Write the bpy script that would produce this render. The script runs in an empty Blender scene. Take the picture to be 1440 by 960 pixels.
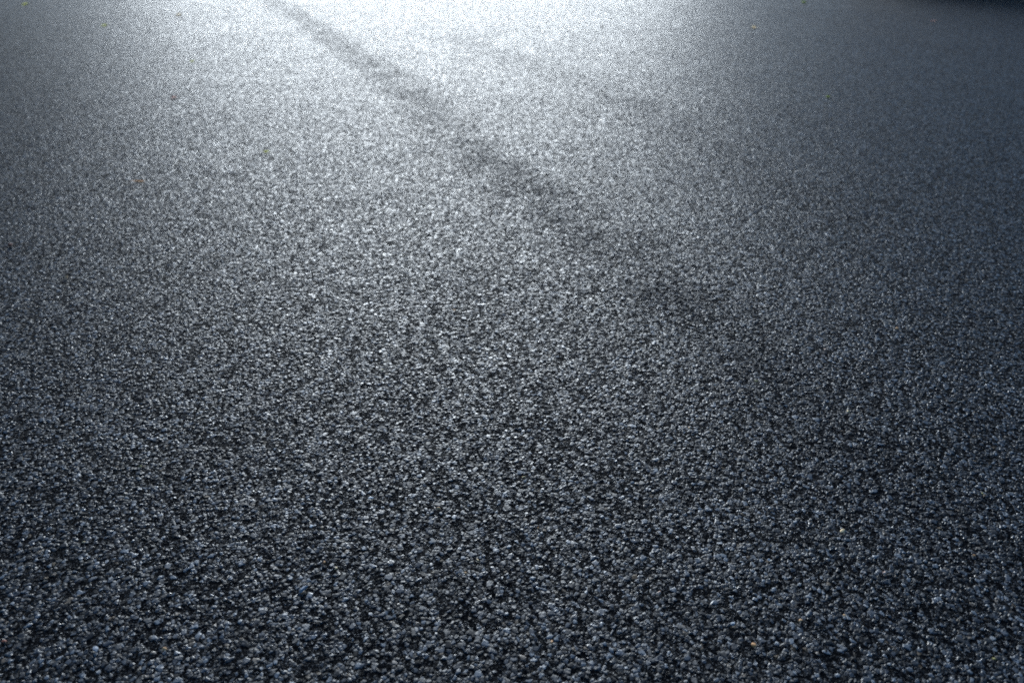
import bpy, bmesh, math, random
from mathutils import Vector, Matrix, Euler, noise
R = math.radians
random.seed(7)
sc = bpy.context.scene
COL = sc.collection

# ------------------------------------------------------------------ camera
CAM_H = 1.22
PITCH = 33.0                      # degrees below the horizon
F_PX = 960.0                      # focal length in photo pixels (1440 wide) = 24 mm on 36 mm
cam_d = bpy.data.cameras.new('camera')
cam_d.sensor_width = 36.0
cam_d.lens = 24.0
cam_d.clip_start = 0.02
cam_d.clip_end = 2000.0
cam_d.dof.use_dof = True
cam_d.dof.focus_distance = 1.7
cam_d.dof.aperture_fstop = 2.2
cam = bpy.data.objects.new('camera', cam_d)
cam.location = (0, 0, CAM_H)
cam.rotation_euler = (R(90 - PITCH), 0, 0)
COL.objects.link(cam)
sc.camera = cam

def spot(px, py):
    """where on the ground a thing seen at that place of the photograph lies"""
    x = (px - 720) / F_PX; y = -(py - 480) / F_PX
    p = R(PITCH)
    fwd = Vector((0, math.cos(p), -math.sin(p))); up = Vector((0, math.sin(p), math.cos(p)))
    d = Vector((1, 0, 0)) * x + up * y + fwd
    t = -CAM_H / d.z
    return (d.x * t, d.y * t)

# ------------------------------------------------------------------ light
SUN_AZ = -6.8                     # degrees left of the viewing direction (+Y)
SUN_EL = 11.5
w = bpy.data.worlds.new('World'); sc.world = w; w.use_nodes = True
nt = w.node_tree; nt.nodes.clear()
out = nt.nodes.new('ShaderNodeOutputWorld'); bg = nt.nodes.new('ShaderNodeBackground')
sky = nt.nodes.new('ShaderNodeTexSky'); sky.sky_type = 'NISHITA'; sky.sun_disc = False
sky.sun_elevation = R(SUN_EL); sky.sun_rotation = R(SUN_AZ)
sky.air_density = 1.2; sky.dust_density = 0.5; sky.ozone_density = 5.5
bg.inputs['Strength'].default_value = 0.1
nt.links.new(sky.outputs[0], bg.inputs['Color']); nt.links.new(bg.outputs[0], out.inputs['Surface'])

sl = bpy.data.lights.new('sun', 'SUN'); sl.energy = 5.0; sl.angle = R(39)
sl.color = (0.88, 0.95, 1.0)
so = bpy.data.objects.new('sun', sl); COL.objects.link(so)
a, e = R(SUN_AZ), R(SUN_EL)
to_sun = Vector((math.sin(a) * math.cos(e), math.cos(a) * math.cos(e), math.sin(e)))
so.rotation_euler = to_sun.to_track_quat('Z', 'Y').to_euler()
so.location = (0, 0, 10)

sc.view_settings.view_transform = 'Standard'
sc.view_settings.look = 'None'
sc.view_settings.exposure = 0.42
sc.view_settings.gamma = 1.0

# ------------------------------------------------------------------ node helpers
class G:
    def __init__(s, mat):
        mat.use_nodes = True; s.t = mat.node_tree; s.t.nodes.clear()
    def n(s, kind, **kw):
        nd = s.t.nodes.new(kind)
        for k, v in kw.items(): setattr(nd, k, v)
        return nd
    def put(s, sock, v):
        if hasattr(v, 'is_output') or isinstance(v, bpy.types.NodeSocket): s.t.links.new(v, sock)
        else: sock.default_value = v
    def m(s, op, a, b=None, c=None, clamp=False):
        nd = s.n('ShaderNodeMath', operation=op); nd.use_clamp = clamp
        s.put(nd.inputs[0], a)
        if b is not None: s.put(nd.inputs[1], b)
        if c is not None: s.put(nd.inputs[2], c)
        return nd.outputs[0]
    def v(s, op, a, b=None, sc_=None):
        nd = s.n('ShaderNodeVectorMath', operation=op); s.put(nd.inputs[0], a)
        if b is not None: s.put(nd.inputs[1], b)
        if sc_ is not None: s.put(nd.inputs['Scale'], sc_)
        return nd.outputs['Value'] if op in ('DOT_PRODUCT', 'LENGTH') else nd.outputs['Vector']
    def noise(s, vec, scale, detail=2.0, rough=0.5, dims='3D'):
        nd = s.n('ShaderNodeTexNoise', noise_dimensions=dims)
        s.put(nd.inputs['Vector'], vec); nd.inputs['Scale'].default_value = scale
        nd.inputs['Detail'].default_value = detail; nd.inputs['Roughness'].default_value = rough
        return nd
    def vor(s, vec, scale, feature='F1', rnd=1.0):
        nd = s.n('ShaderNodeTexVoronoi', voronoi_dimensions='2D', feature=feature)
        s.put(nd.inputs['Vector'], vec); nd.inputs['Scale'].default_value = scale
        nd.inputs['Randomness'].default_value = rnd
        return nd
    def ss(s, x, lo, hi, a=0.0, b=1.0, mode='SMOOTHSTEP'):
        nd = s.n('ShaderNodeMapRange', interpolation_type=mode); s.put(nd.inputs['Value'], x)
        nd.inputs['From Min'].default_value = lo; nd.inputs['From Max'].default_value = hi
        s.put(nd.inputs['To Min'], a); s.put(nd.inputs['To Max'], b)
        return nd.outputs['Result']
    def mix(s, f, a, b):
        nd = s.n('ShaderNodeMix', data_type='RGBA')
        s.put(nd.inputs[0], f); s.put(nd.inputs[6], a); s.put(nd.inputs[7], b)
        return nd.outputs[2]
    def ramp(s, x, stops, mode='LINEAR'):
        nd = s.n('ShaderNodeValToRGB'); s.put(nd.inputs[0], x); cr = nd.color_ramp; cr.interpolation = mode
        while len(cr.elements) < len(stops): cr.elements.new(0.5)
        for el, (p, c) in zip(cr.elements, stops): el.position = p; el.color = (*c, 1)
        return nd.outputs[0]

# tyre scuffs that cross the lot: world polylines with a half width, in metres
def scuff(g, xy, pts, half, soft):
    """1 on the scuff, 0 away from it: distance to a chain of segments"""
    best = None
    for (ax, ay), (bx, by) in zip(pts[:-1], pts[1:]):
        A = Vector((ax, ay, 0)); B = Vector((bx, by, 0)); D = B - A; L2 = D.length_squared
        rel = g.v('SUBTRACT', xy, tuple(A))
        t = g.m('DIVIDE', g.v('DOT_PRODUCT', rel, tuple(D)), L2, clamp=True)
        proj = g.v('SCALE', tuple(D), sc_=t)
        d = g.v('LENGTH', g.v('SUBTRACT', rel, proj))
        best = d if best is None else g.m('MINIMUM', best, d)
    return g.ss(best, half, half + soft, 1.0, 0.0)

def asphalt_material():
    mat = bpy.data.materials.new('asphalt'); mat.displacement_method = 'BOTH'
    g = G(mat)
    P0 = g.n('ShaderNodeTexCoord').outputs['Object']
    flat = g.n('ShaderNodeSeparateXYZ'); g.put(flat.inputs[0], P0)
    cb = g.n('ShaderNodeCombineXYZ'); g.put(cb.inputs[0], flat.outputs[0]); g.put(cb.inputs[1], flat.outputs[1])
    P = cb.outputs[0]
    # crooked stone outlines
    wn = g.noise(P, 130.0, 3.0, 0.7, '2D')
    W = g.v('ADD', P, g.v('SCALE', g.v('SUBTRACT', wn.outputs['Color'], (0.5, 0.5, 0.5)), sc_=0.0075))

    def layer(scale, edge, tilt_k, seed):
        Wv = g.v('ADD', W, (seed, seed * 0.7, 0))
        f1 = g.vor(Wv, scale); ed = g.vor(Wv, scale, 'DISTANCE_TO_EDGE')
        rgb = g.n('ShaderNodeSeparateColor'); g.put(rgb.inputs[0], f1.outputs['Color'])
        r1, r2, r3 = rgb.outputs
        plate = g.ss(ed.outputs['Distance'], 0.0, edge, 0.0, 1.5, 'LINEAR')
        rel = g.v('SUBTRACT', Wv, f1.outputs['Position'])
        tl = g.v('DOT_PRODUCT', rel, g.v('SUBTRACT', f1.outputs['Color'], (0.5, 0.5, 0.5)))
        tilt = g.m('MULTIPLY', tl, tilt_k * scale)
        r4 = g.m('FRACT', g.m('MULTIPLY', g.m('ADD', r1, g.m('MULTIPLY', r2, 3.7)), 17.3))
        return plate, tilt, r3, r4, f1.outputs['Color']
    # coarse stones (about 9 mm) and fines (about 4 mm)
    pA, tA, rA, qA, cA = layer(114.0, 0.30, 1.5, 0.0)
    pB, tB, rB, qB, cB = layer(265.0, 0.34, 1.5, 31.7)
    missing = g.m('GREATER_THAN', qA, 0.60)                       # some cells hold no coarse stone: a pit with fines
    topA = g.m('ADD', g.m('MULTIPLY', rA, 0.50), 0.55)
    hA = g.m('MINIMUM', pA, g.m('ADD', topA, tA))
    hA = g.m('MULTIPLY', hA, g.m('SUBTRACT', 1.0, missing))
    hB = g.m('MINIMUM', g.m('MULTIPLY', pB, 0.5), g.m('ADD', g.m('ADD', g.m('MULTIPLY', rB, 0.40), 0.15), g.m('MULTIPLY', tB, 0.5)))
    pC, tC, rC, qC, cC = layer(70.0, 0.42, 1.0, 77.1)
    hC = g.m('MINIMUM', g.m('SUBTRACT', g.m('MULTIPLY', pC, 1.5), 0.35), g.m('ADD', g.m('ADD', 0.75, g.m('MULTIPLY', rC, 0.35)), g.m('MULTIPLY', tC, 0.8)))
    hC = g.m('MULTIPLY', hC, g.m('GREATER_THAN', qC, 0.84))
    useC = g.m('GREATER_THAN', hC, g.m('MAXIMUM', hA, hB))
    hA = g.m('MAXIMUM', hA, hC)
    qA = g.m('ADD', g.m('MULTIPLY', qA, g.m('SUBTRACT', 1.0, useC)), g.m('MULTIPLY', qC, useC))
    useA = g.m('GREATER_THAN', hA, hB)
    h = g.m('MAXIMUM', hA, hB)
    grit = g.noise(P, 900.0, 2.0, 0.6, '2D')
    h = g.m('ADD', h, g.m('MULTIPLY', g.m('SUBTRACT', grit.outputs[0], 0.5), 0.16))
    # scuffs and rolled lanes
    wob = g.noise(P, 1.3, 3.0, 0.6, '2D')
    PW = g.v('ADD', P, g.v('SCALE', g.v('SUBTRACT', wob.outputs['Color'], (0.5, 0.5, 0.5)), sc_=0.16))
    def line(pix): return [spot(*p) for p in pix]
    s1 = scuff(g, PW, line([(300, -60), (385, 3), (470, 55), (560, 120), (640, 190), (730, 255), (830, 335), (930, 400), (1050, 490), (1160, 590), (1290, 730)]), 0.02, 0.28)
    s2 = scuff(g, PW, line([(640, 55), (700, 75), (780, 100), (900, 150), (1020, 215), (1180, 310)]), 0.04, 0.30)
    s3 = scuff(g, PW, line([(1120, 20), (1260, 50), (1440, 100)]), 0.03, 0.30)
    brk = g.noise(P, 3.5, 3.0, 0.6, '2D')
    broken = g.ss(brk.outputs[0], 0.30, 0.62)
    mask = g.m('MAXIMUM', g.m('MULTIPLY', s1, 0.66), g.m('MAXIMUM', g.m('MULTIPLY', s2, 0.32), g.m('MULTIPLY', s3, 0.35)))
    mask = g.m('MULTIPLY', mask, g.m('ADD', 0.35, g.m('MULTIPLY', broken, 0.65)))
    # patches where the surface is more open
    pn = g.noise(P, 2.2, 4.0, 0.62, '2D')
    patch = g.ss(pn.outputs[0], 0.36, 0.66)
    openn = g.m('MAXIMUM', g.m('MULTIPLY', patch, 0.08), mask)
    # height in metres
    amp = g.m('ADD', 0.0022, g.m('MULTIPLY', openn, 0.0006))
    und = g.noise(P, 1.7, 3.0, 0.55, '2D')
    und2 = g.noise(P, 9.0, 2.0, 0.5, '2D')
    H = g.m('ADD', g.m('MULTIPLY', g.m('SUBTRACT', h, 0.6), amp),
            g.m('ADD', g.m('MULTIPLY', g.m('SUBTRACT', und.outputs[0], 0.5), 0.003), g.m('MULTIPLY', g.m('SUBTRACT', und2.outputs[0], 0.5), 0.0008)))
    H = g.m('SUBTRACT', H, g.m('MULTIPLY', mask, 0.002))
    # colour
    stone = g.ramp(rB, [(0.0, (0.008, 0.009, 0.012)), (0.45, (0.022, 0.026, 0.033)), (0.8, (0.07, 0.079, 0.095)), (1.0, (0.20, 0.215, 0.24))])
    stA = g.ramp(g.m('FRACT', g.m('MULTIPLY', qA, 5.13)), [(0.0, (0.005, 0.006, 0.008)), (0.38, (0.012, 0.014, 0.019)), (0.62, (0.040, 0.047, 0.060)), (0.86, (0.120, 0.135, 0.165)), (1.0, (0.36, 0.385, 0.43))])
    tan = g.m('GREATER_THAN', g.m('FRACT', g.m('MULTIPLY', qA, 91.7)), 0.975)
    stA = g.mix(g.m('MULTIPLY', tan, 0.8), stA, (0.23, 0.15, 0.085, 1))
    tanB = g.m('GREATER_THAN', g.m('FRACT', g.m('MULTIPLY', qB, 57.7)), 0.99)
    stone = g.mix(g.m('MULTIPLY', tanB, 0.8), stone, (0.26, 0.17, 0.09, 1))
    col = g.mix(useA, stone, stA)
    col = g.v('MULTIPLY', col, (0.44, 0.475, 0.49))
    gap = g.ss(h, 0.25, 0.60, 1.0, 0.0)  # low spots: dark binder, plus pit shade painted in by depth
    col = g.mix(gap, col, (0.003, 0.0036, 0.005, 1))
    col = g.mix(g.m('MULTIPLY', mask, 0.35), col, (0.010, 0.011, 0.014, 1))
    b = g.n('ShaderNodeBsdfPrincipled'); o = g.n('ShaderNodeOutputMaterial')
    g.put(b.inputs['Base Color'], col)
    rough = g.m('ADD', 0.37, g.m('MULTIPLY', g.m('FRACT', g.m('MULTIPLY', qA, 23.1)), 0.25))
    rough = g.m('ADD', rough, g.m('MULTIPLY', openn, 0.12))
    rough = g.m('ADD', rough, g.m('MULTIPLY', gap, 0.35), clamp=True)
    g.put(b.inputs['Roughness'], rough)
    b.inputs['IOR'].default_value = 1.55
    g.put(b.inputs['Specular IOR Level'], g.m('MULTIPLY', g.m('SUBTRACT', g.m('ADD', 0.15, g.m('MULTIPLY', g.m('FRACT', g.m('MULTIPLY', qA, 41.3)), 1.1)), g.m('MULTIPLY', mask, 0.15)), g.m('SUBTRACT', 1.0, g.m('MULTIPLY', gap, 0.95))))
    dsp = g.n('ShaderNodeDisplacement'); dsp.inputs['Midlevel'].default_value = 0.0; dsp.inputs['Scale'].default_value = 1.0
    g.put(dsp.inputs['Height'], H)
    g.put(o.inputs['Surface'], b.outputs[0]); g.put(o.inputs['Displacement'], dsp.outputs[0])
    return mat

def simple(name, stops, scale, rough=0.7, trans=0.0):
    mat = bpy.data.materials.new(name); g = G(mat)
    P = g.n('ShaderNodeTexCoord').outputs['Object']
    n = g.noise(P, scale, 4.0, 0.65)
    b = g.n('ShaderNodeBsdfPrincipled'); o = g.n('ShaderNodeOutputMaterial')
    g.put(b.inputs['Base Color'], g.ramp(n.outputs[0], stops)); b.inputs['Roughness'].default_value = rough
    bm = g.n('ShaderNodeBump'); bm.inputs['Strength'].default_value = 0.4; bm.inputs['Distance'].default_value = 0.3 / scale
    g.put(bm.inputs['Height'], n.outputs[0]); g.put(b.inputs['Normal'], bm.outputs[0])
    g.put(o.inputs['Surface'], b.outputs[0])
    return mat

def link(name, bm, mat, parent=None, smooth=False):
    me = bpy.data.meshes.new(name); bm.to_mesh(me); bm.free()
    if smooth:
        for p in me.polygons: p.use_smooth = True
    me.materials.append(mat)
    o = bpy.data.objects.new(name, me); COL.objects.link(o)
    if parent: o.parent = parent
    return o

# ------------------------------------------------------------------ the asphalt: one sheet out to the horizon
bm = bmesh.new()
def axis(lo, hi, step, far):
    v = []
    x = lo
    while x <= hi + 1e-6: v.append(x); x += step
    k = step
    up = [v[-1]]; dn = [v[0]]
    while up[-1] < far: k *= 1.7; up.append(min(far, up[-1] + k))
    k = step
    while dn[-1] > -far: k *= 1.7; dn.append(max(-far, dn[-1] - k))
    return list(reversed(dn[1:])) + v + up[1:]
xs = axis(-9, 9, 0.5, 600); ys = axis(0, 14, 0.5, 600)
grid = [[bm.verts.new((x, y, 0)) for x in xs] for y in ys]
for j in range(len(ys) - 1):
    for i in range(len(xs) - 1):
        bm.faces.new((grid[j][i], grid[j][i + 1], grid[j + 1][i + 1], grid[j + 1][i]))
ground = link('asphalt_ground', bm, asphalt_material())
ground['kind'] = 'structure'
sc.cycles.feature_set = 'EXPERIMENTAL'
sc.cycles.dicing_rate = 1.0
sc.cycles.offscreen_dicing_scale = 8.0
sc.cycles.max_subdivisions = 12
md = ground.modifiers.new('fine surface', 'SUBSURF'); md.subdivision_type = 'SIMPLE'; md.levels = 0; md.render_levels = 1
ground.cycles.use_adaptive_subdivision = True
ground.cycles.dicing_rate = 1.0
sc.cycles.use_denoising = False
sc.cycles.pixel_filter_type = 'BLACKMAN_HARRIS'
sc.cycles.filter_width = 1.75

# ------------------------------------------------------------------ unseen planting, added to block low sky and shade the far corners
M_leaf = simple('hedge_leaf', [(0.2, (0.018, 0.040, 0.012)), (0.8, (0.05, 0.095, 0.028))], 9.0, 0.6)
M_bark = simple('bark', [(0.3, (0.045, 0.035, 0.028)), (0.7, (0.10, 0.085, 0.07))], 14.0, 0.9)

def leaf_quad(bm, c, size, rng):
    q = Euler((rng.uniform(0, 6.28), rng.uniform(0, 6.28), rng.uniform(0, 6.28))).to_matrix()
    s = size * rng.uniform(0.6, 1.2)
    pts = [(-s, 0, 0), (0, -s * 0.45, s * 0.08), (s, 0, 0), (0, s * 0.45, s * 0.08)]
    bm.faces.new([bm.verts.new(c + q @ Vector(p)) for p in pts])

def tube(bm, a, b, r0, r1, seg=8):
    a = Vector(a); b = Vector(b); d = (b - a).normalized()
    u = d.orthogonal().normalized(); v = d.cross(u)
    rings = []
    for c, r in ((a, r0), (b, r1)):
        rings.append([bm.verts.new(c + (u * math.cos(t) + v * math.sin(t)) * r) for t in [6.2832 * k / seg for k in range(seg)]])
    for k in range(seg):
        bm.faces.new((rings[0][k], rings[0][(k + 1) % seg], rings[1][(k + 1) % seg], rings[1][k]))
    bm.faces.new(rings[1])

def make_tree():
    rng = random.Random(3)
    root = bpy.data.objects.new('broadleaf_tree', None); COL.objects.link(root)
    t = bmesh.new(); tips = []
    tube(t, (0, 0, -0.1), (0.1, 0.05, 2.6), 0.26, 0.19, 12)
    for k in range(9):
        an = k * 2.4; z0 = 2.3 + 0.28 * k
        a = Vector((0.1, 0.05, min(z0, 2.6) if k < 3 else 2.55)); 
        b = Vector((math.cos(an) * rng.uniform(1.2, 2.3), math.sin(an) * rng.uniform(1.2, 2.3), 3.4 + 0.42 * k))
        tube(t, a, b, 0.10, 0.035, 7); tips.append(b)
        for j in range(3):
            c = b + Vector((rng.uniform(-1, 1), rng.uniform(-1, 1), rng.uniform(0.1, 1.2)))
            tube(t, b, c, 0.035, 0.012, 5); tips.append(c)
    link('trunk', t, M_bark, root)
    c = bmesh.new()
    for tip in tips:
        rr = rng.uniform(0.8, 1.35)
        for k in range(330):
            d = Vector((rng.gauss(0, 1), rng.gauss(0, 1), rng.gauss(0, 0.8))).normalized() * rr * rng.random() ** 0.4
            leaf_quad(c, tip + d, 0.12, rng)
    link('crown', c, M_leaf, root)
    return root

def copy_tree(o):
    c = o.copy(); COL.objects.link(c)
    for ch in o.children:
        k = ch.copy(); COL.objects.link(k); k.parent = c
    return c

ADDED_TREES = [(-12.5, 15.5, 0.0, 1.0), (-17.5, 18.0, 1.2, 1.15), (-23.0, 20.0, 2.9, 1.1), (-15.0, 9.0, 4.0, 1.05),
         (22.5, 16.0, 5.2, 1.05), (27.5, 19.0, 0.7, 1.2), (33.5, 20.5, 3.6, 1.15), (24.0, 8.0, 2.2, 1.0)]
LABELS = ['broadleaf tree at the left edge of the lot, nearest the open gap',
          'taller broadleaf tree behind the nearest left tree',
          'broadleaf tree at the far left end of the row',
          'broadleaf tree close beside the lot on the left, out of line with the row',
          'broadleaf tree behind the hedge, nearest the open gap on the right',
          'tallest broadleaf tree, second behind the hedge on the right',
          'broadleaf tree at the far right end of the row',
          'broadleaf tree close beside the lot on the right, out of line with the row']
tree0 = make_tree()  # out of view, added to keep bright low sky off the sides
for i, (x, y, rz, s) in enumerate(ADDED_TREES):
    t = tree0 if i == 0 else copy_tree(tree0)
    t.location = (x, y, 0); t.rotation_euler.z = rz; t.scale = (s, s, s)
    t['label'] = LABELS[i]; t['category'] = 'tree'; t['group'] = 'trees around the asphalt lot'

def make_hedge(L, Wd, Ht):
    rng = random.Random(11)
    root = bpy.data.objects.new('hedge', None); COL.objects.link(root)
    t = bmesh.new()
    for k in range(int(L / 0.35)):
        x = -L / 2 + 0.2 + k * 0.35; y = rng.uniform(-0.08, 0.08)
        tube(t, (x, y, -0.02), (x + rng.uniform(-.1, .1), y, Ht * 0.8), 0.025, 0.012, 6)
        for j in range(4):
            z = Ht * rng.uniform(0.2, 0.7)
            tube(t, (x, y, z), (x + rng.uniform(-.25, .25), rng.choice((-1, 1)) * Wd * 0.4, z + rng.uniform(.1, .3)), 0.012, 0.005, 5)
    link('stems', t, M_bark, root)
    c = bmesh.new()
    for k in range(26000):
        x = rng.uniform(-L / 2, L / 2); y = rng.uniform(-1, 1); z = rng.random()
        y = math.copysign(abs(y) ** 0.6, y) * Wd / 2; z = z ** 0.8 * Ht + 0.04
        bulge = 1 + 0.16 * noise.noise(Vector((x * 1.3, y, z * 1.3)))
        leaf_quad(c, Vector((x, y * bulge, z * bulge)), 0.045, rng)
    link('foliage', c, M_leaf, root)
    return root
A = Vector(spot(1200, -21)); B = Vector(spot(1440, -6)); dv = (B - A).normalized(); nv = Vector((-dv.y, dv.x))
hd = make_hedge(9.0, 0.9, 1.3)  # out of view, added to throw shade into the far right corner
mid = A + dv * 4.4 + nv * 0.42
hd.location = (mid.x, mid.y, 0); hd.rotation_euler.z = math.atan2(dv.y, dv.x)
hd['label'] = 'clipped dark green hedge along the far right edge of the asphalt'; hd['category'] = 'hedge'

# ------------------------------------------------------------------ what lies loose on the asphalt
def stone_mat(name, c):
    lo = tuple(v * 0.75 for v in c); return simple(name, [(0.25, lo), (0.75, c)], 260.0, 0.6)
STONE = {'cream': stone_mat('cream_stone', (0.92, 0.70, 0.40)), 'tan': stone_mat('tan_stone', (0.72, 0.44, 0.22)),
         'orange': stone_mat('orange_stone', (0.62, 0.33, 0.14)), 'pink': stone_mat('pink_stone', (0.66, 0.46, 0.37)),
         'white': stone_mat('white_stone', (0.75, 0.77, 0.80)), 'rust': stone_mat('rust_stone', (0.30, 0.09, 0.05)),
         'olive': stone_mat('olive_stone', (0.27, 0.25, 0.08)), 'bluegrey': stone_mat('bluegrey_stone', (0.24, 0.29, 0.36))}

def pebble(px, py, length, width, colour, label, k):
    """an angular chip: the convex hull of a few random points, edges eased"""
    rng = random.Random(100 + k)
    bm = bmesh.new(); vs = []
    for i in range(17):
        d = Vector((rng.gauss(0, 1), rng.gauss(0, 1), rng.gauss(0, 1))).normalized() * rng.uniform(0.86, 1.05)
        vs.append(bm.verts.new((d.x * length / 2, d.y * width / 2, d.z * width * 0.34)))
    bmesh.ops.convex_hull(bm, input=vs)
    bmesh.ops.delete(bm, geom=[v for v in bm.verts if not v.link_faces], context='VERTS')
    bmesh.ops.bevel(bm, geom=bm.edges[:], offset=width * 0.03, segments=1, affect='EDGES')
    o = link('pebble', bm, STONE[colour])
    x, y = spot(px, py)
    o.location = (x, y, width * 0.30 + 0.0016); o.rotation_euler = (rng.uniform(-.15, .15), rng.uniform(-.15, .15), rng.uniform(-0.9, 0.9))
    o['label'] = label; o['category'] = 'pebble'; o['group'] = 'loose pebbles on the asphalt'

PEBBLES = [
 (1184, 748, .014, .010, 'cream', 'cream pebble at lower right, the brightest loose stone on the asphalt'),
 (1059, 908, .012, .010, 'orange', 'orange brown pebble near the bottom edge, right of centre'),
 (1243, 807, .010, .009, 'pink', 'pinkish pebble below and right of the bright cream pebble'),
 (1187, 866, .008, .006, 'tan', 'small tan pebble between the pinkish pebble and the bottom edge'),
 (1125, 873, .010, .006, 'tan', 'tan chip just up and right of the orange brown bottom pebble'),
 (1369, 782, .007, .006, 'orange', 'tiny orange stone close to the lower right edge'),
 (1397, 927, .009, .006, 'olive', 'olive stone in the bottom right corner'),
 (1381, 695, .008, .007, 'olive', 'olive stone near the right edge, above the tiny orange one'),
 (1081, 788, .007, .006, 'white', 'small white stone left of the bright cream pebble'),
 (1030, 878, .014, .009, 'bluegrey', 'pale blue grey chip left above the orange brown bottom pebble'),
 (232, 913, .012, .007, 'tan', 'flat tan pebble in the bottom left, near the lower edge'),
 (198, 657, .009, .008, 'olive', 'olive stone on the left below mid height'),
 (457, 792, .007, .008, 'orange', 'orange stone left of bottom centre'),
 (473, 800, .007, .007, 'cream', 'small cream stone touching distance right of the orange one'),
 (7, 903, .011, .008, 'rust', 'rust red stone cut by the bottom left edge'),
 (438, 741, .009, .008, 'white', 'white chip above the orange and cream pair left of centre'),
 (119, 763, .011, .005, 'cream', 'thin cream sliver on the lower left'),
 (427, 830, .026, .012, 'bluegrey', 'long blue grey chip, largest loose stone, lower left of centre'),
 (135, 915, .018, .012, 'bluegrey', 'broad blue grey chip left of the flat tan pebble'),
 (617, 716, .011, .009, 'tan', 'bright tan pebble below the middle, left of centre'),
 (757, 744, .004, .010, 'orange', 'thin upright orange chip just right of centre, lower half'),
 (672, 788, .008, .005, 'cream', 'small cream chip below and right of the bright tan pebble'),
 (655, 806, .010, .005, 'tan', 'tan sliver directly under the small cream chip'),
 (776, 903, .008, .006, 'orange', 'orange stone at the bottom centre'),
 (927, 834, .007, .009, 'pink', 'pinkish chip right of bottom centre'),
 (522, 701, .015, .007, 'white', 'flat whitish chip left of the bright tan pebble'),
 (736, 671, .011, .009, 'cream', 'cream chip right of centre above the thin upright orange chip'),
 (1160, 493, .011, .010, 'pink', 'pale pinkish pebble right of centre at mid height'),
 (1192, 580, .010, .010, 'cream', 'pale yellow pebble right of centre, below the pinkish one'),
 (1260, 463, .018, .012, 'orange', 'orange yellow stone at mid height towards the right edge'),
 (1063, 537, .012, .008, 'olive', 'olive stone at the end of the dark tyre scuff'),
 (969, 603, .009, .008, 'tan', 'tan stone below the end of the dark tyre scuff'),
 (1225, 274, .016, .014, 'tan', 'tan pebble on the right in the upper third'),
 (639, 438, .013, .012, 'orange', 'orange stone just left of the centre'),
 (776, 447, .013, .013, 'pink', 'salmon pink stone just right of the centre'),
 (538, 522, .010, .010, 'cream', 'pale cream stone left of centre at mid height'),
 (16, 346, .026, .020, 'rust', 'rust red stone on the left edge in the upper half'),
 (94, 392, .012, .022, 'tan', 'tan stone near the left edge, below the rust red one'),
]
for k, (px, py, l_, w_, c_, lab) in enumerate(PEBBLES): pebble(px, py, l_, w_, c_, lab, k)

def leaf_mat(name, a_, b_):
    mat = simple(name, [(0.3, a_), (0.7, b_)], 60.0, 0.5)
    t = mat.node_tree; o = [n for n in t.nodes if n.type == 'OUTPUT_MATERIAL'][0]; b = [n for n in t.nodes if n.type == 'BSDF_PRINCIPLED'][0]
    ramp = [n for n in t.nodes if n.type == 'VALTORGB'][0]
    tr = t.nodes.new('ShaderNodeBsdfTranslucent'); mx = t.nodes.new('ShaderNodeMixShader'); mx.inputs[0].default_value = 0.75
    t.links.new(ramp.outputs[0], tr.inputs[0]); t.links.new(b.outputs[0], mx.inputs[1]); t.links.new(tr.outputs[0], mx.inputs[2]); t.links.new(mx.outputs[0], o.inputs['Surface'])
    return mat
LEAF = {'yellow green': leaf_mat('yellow_green_leaf', (0.55, 0.60, 0.12), (0.75, 0.78, 0.22)), 'green': leaf_mat('green_leaf', (0.16, 0.25, 0.03), (0.30, 0.40, 0.05)),
        'tan': leaf_mat('tan_leaf', (0.80, 0.66, 0.42), (0.90, 0.82, 0.62)), 'orange': leaf_mat('orange_leaf', (0.48, 0.28, 0.15), (0.66, 0.45, 0.28)),
        'red': leaf_mat('red_leaf', (0.50, 0.30, 0.27), (0.68, 0.45, 0.41)), 'dark': leaf_mat('dark_leaf', (0.02, 0.022, 0.02), (0.05, 0.05, 0.045))}
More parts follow.
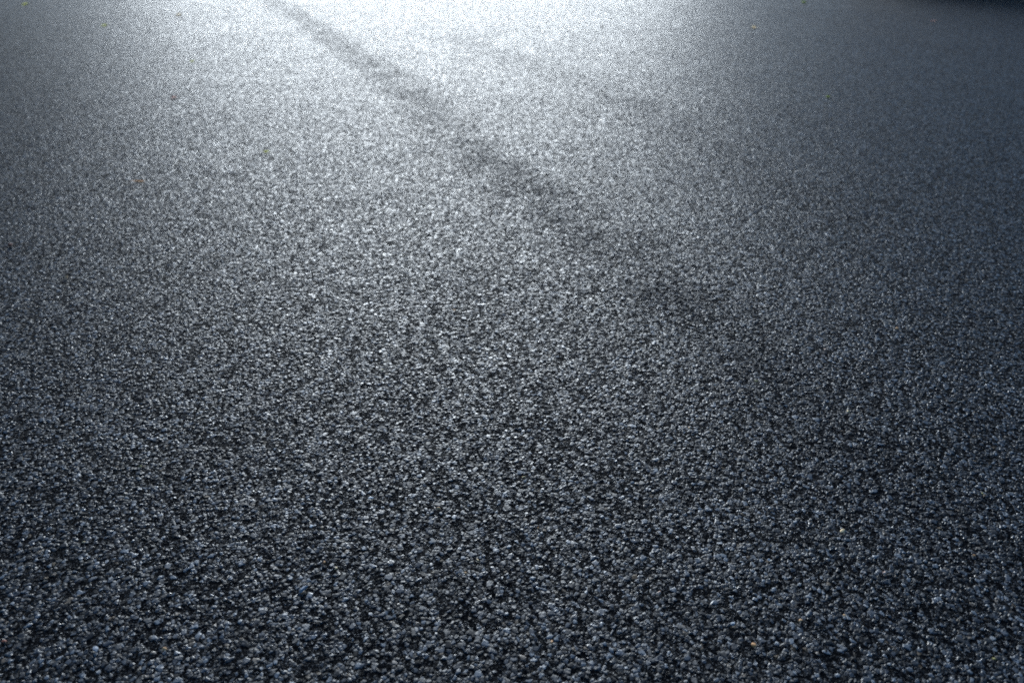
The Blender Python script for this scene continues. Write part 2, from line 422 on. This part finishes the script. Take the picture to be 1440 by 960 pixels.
def leaf(px, py, L, W_, colour, label, rz, k):
    rng = random.Random(500 + k)
    root = bpy.data.objects.new('fallen_leaf', None); COL.objects.link(root)
    bm = bmesh.new(); n = 12; rows = []
    curl = rng.uniform(0.25, 0.5)
    for i in range(n + 1):
        t = i / n; wd = W_ / 2 * (math.sin(math.pi * min(1, t ** 0.8)) ** 0.8) * (1 + 0.08 * math.sin(i * 2.3)) + 0.0004
        row = []
        for j in (-2, -1, 0, 1, 2):
            u = j / 2
            z = curl * W_ * (u * u) * 0.55 + curl * L * 0.5 * (t - 0.5) ** 2 + 0.0006 * math.sin(i * 1.9 + j)
            row.append(bm.verts.new(((t - 0.5) * L, u * wd, z)))
        rows.append(row)
    for i in range(n):
        for j in range(4): bm.faces.new((rows[i][j], rows[i + 1][j], rows[i + 1][j + 1], rows[i][j + 1]))
    bmesh.ops.solidify(bm, geom=bm.faces[:], thickness=0.0004)
    link('blade', bm, LEAF[colour], root, True)
    st = bmesh.new(); z0 = curl * L * 0.125
    tube(st, (-L / 2 + 0.001, 0, z0), (-L / 2 - L * 0.28, rng.uniform(-.1, .1) * L, z0 * 0.7), 0.0008, 0.0005, 6)
    link('stalk', st, LEAF[colour], root)
    x, y = spot(px, py)
    root.location = (x, y, 0.0025); root.rotation_euler = (rng.uniform(-.15, .15), rng.uniform(-.1, .1), rz)
    root['label'] = label; root['category'] = 'leaf'; root['group'] = 'fallen leaves on the asphalt'
LEAVES = [
 (1060, 40, .060, .055, 'tan', 'pale tan leaf near the top right, the brightest of the fallen leaves', 1.3),
 (1130, 4, .080, .065, 'green', 'green leaf at the top edge, right of centre', 0.6),
 (1164, 137, .034, .030, 'green', 'small green leaf below the pale tan one on the right', 1.0),
 (375, 214, .032, .024, 'yellow green', 'yellow green leaf left of the tyre scuff in the upper left', 0.2),
 (196, 256, .060, .014, 'orange', 'narrow curled orange brown leaf on the upper left', 0.1),
 (245, 138, .045, .036, 'red', 'reddish leaf on the upper left above the curled orange one', 1.2),
 (252, 22, .060, .050, 'tan', 'tan leaf close to the top edge on the left', 0.9),
 (147, 37, .055, .040, 'yellow green', 'yellow green leaf near the top left', 0.4),
 (36, 7, .070, .050, 'yellow green', 'yellowish leaf in the top left corner', 0.7),
 (271, 87, .036, .028, 'yellow green', 'small pale yellow leaf between the reddish leaf and the top edge', 0.5),
 (847, 39, .040, .030, 'dark', 'tiny dark leaf in the glare right of top centre', 0.3),
 (1312, 30, .075, .022, 'red', 'narrow dull red leaf in the shade near the top right corner', 0.0),
]
for k, (px, py, l_, w_, c_, lab, rz) in enumerate(LEAVES): leaf(px, py, l_, w_, c_, lab, rz, k)
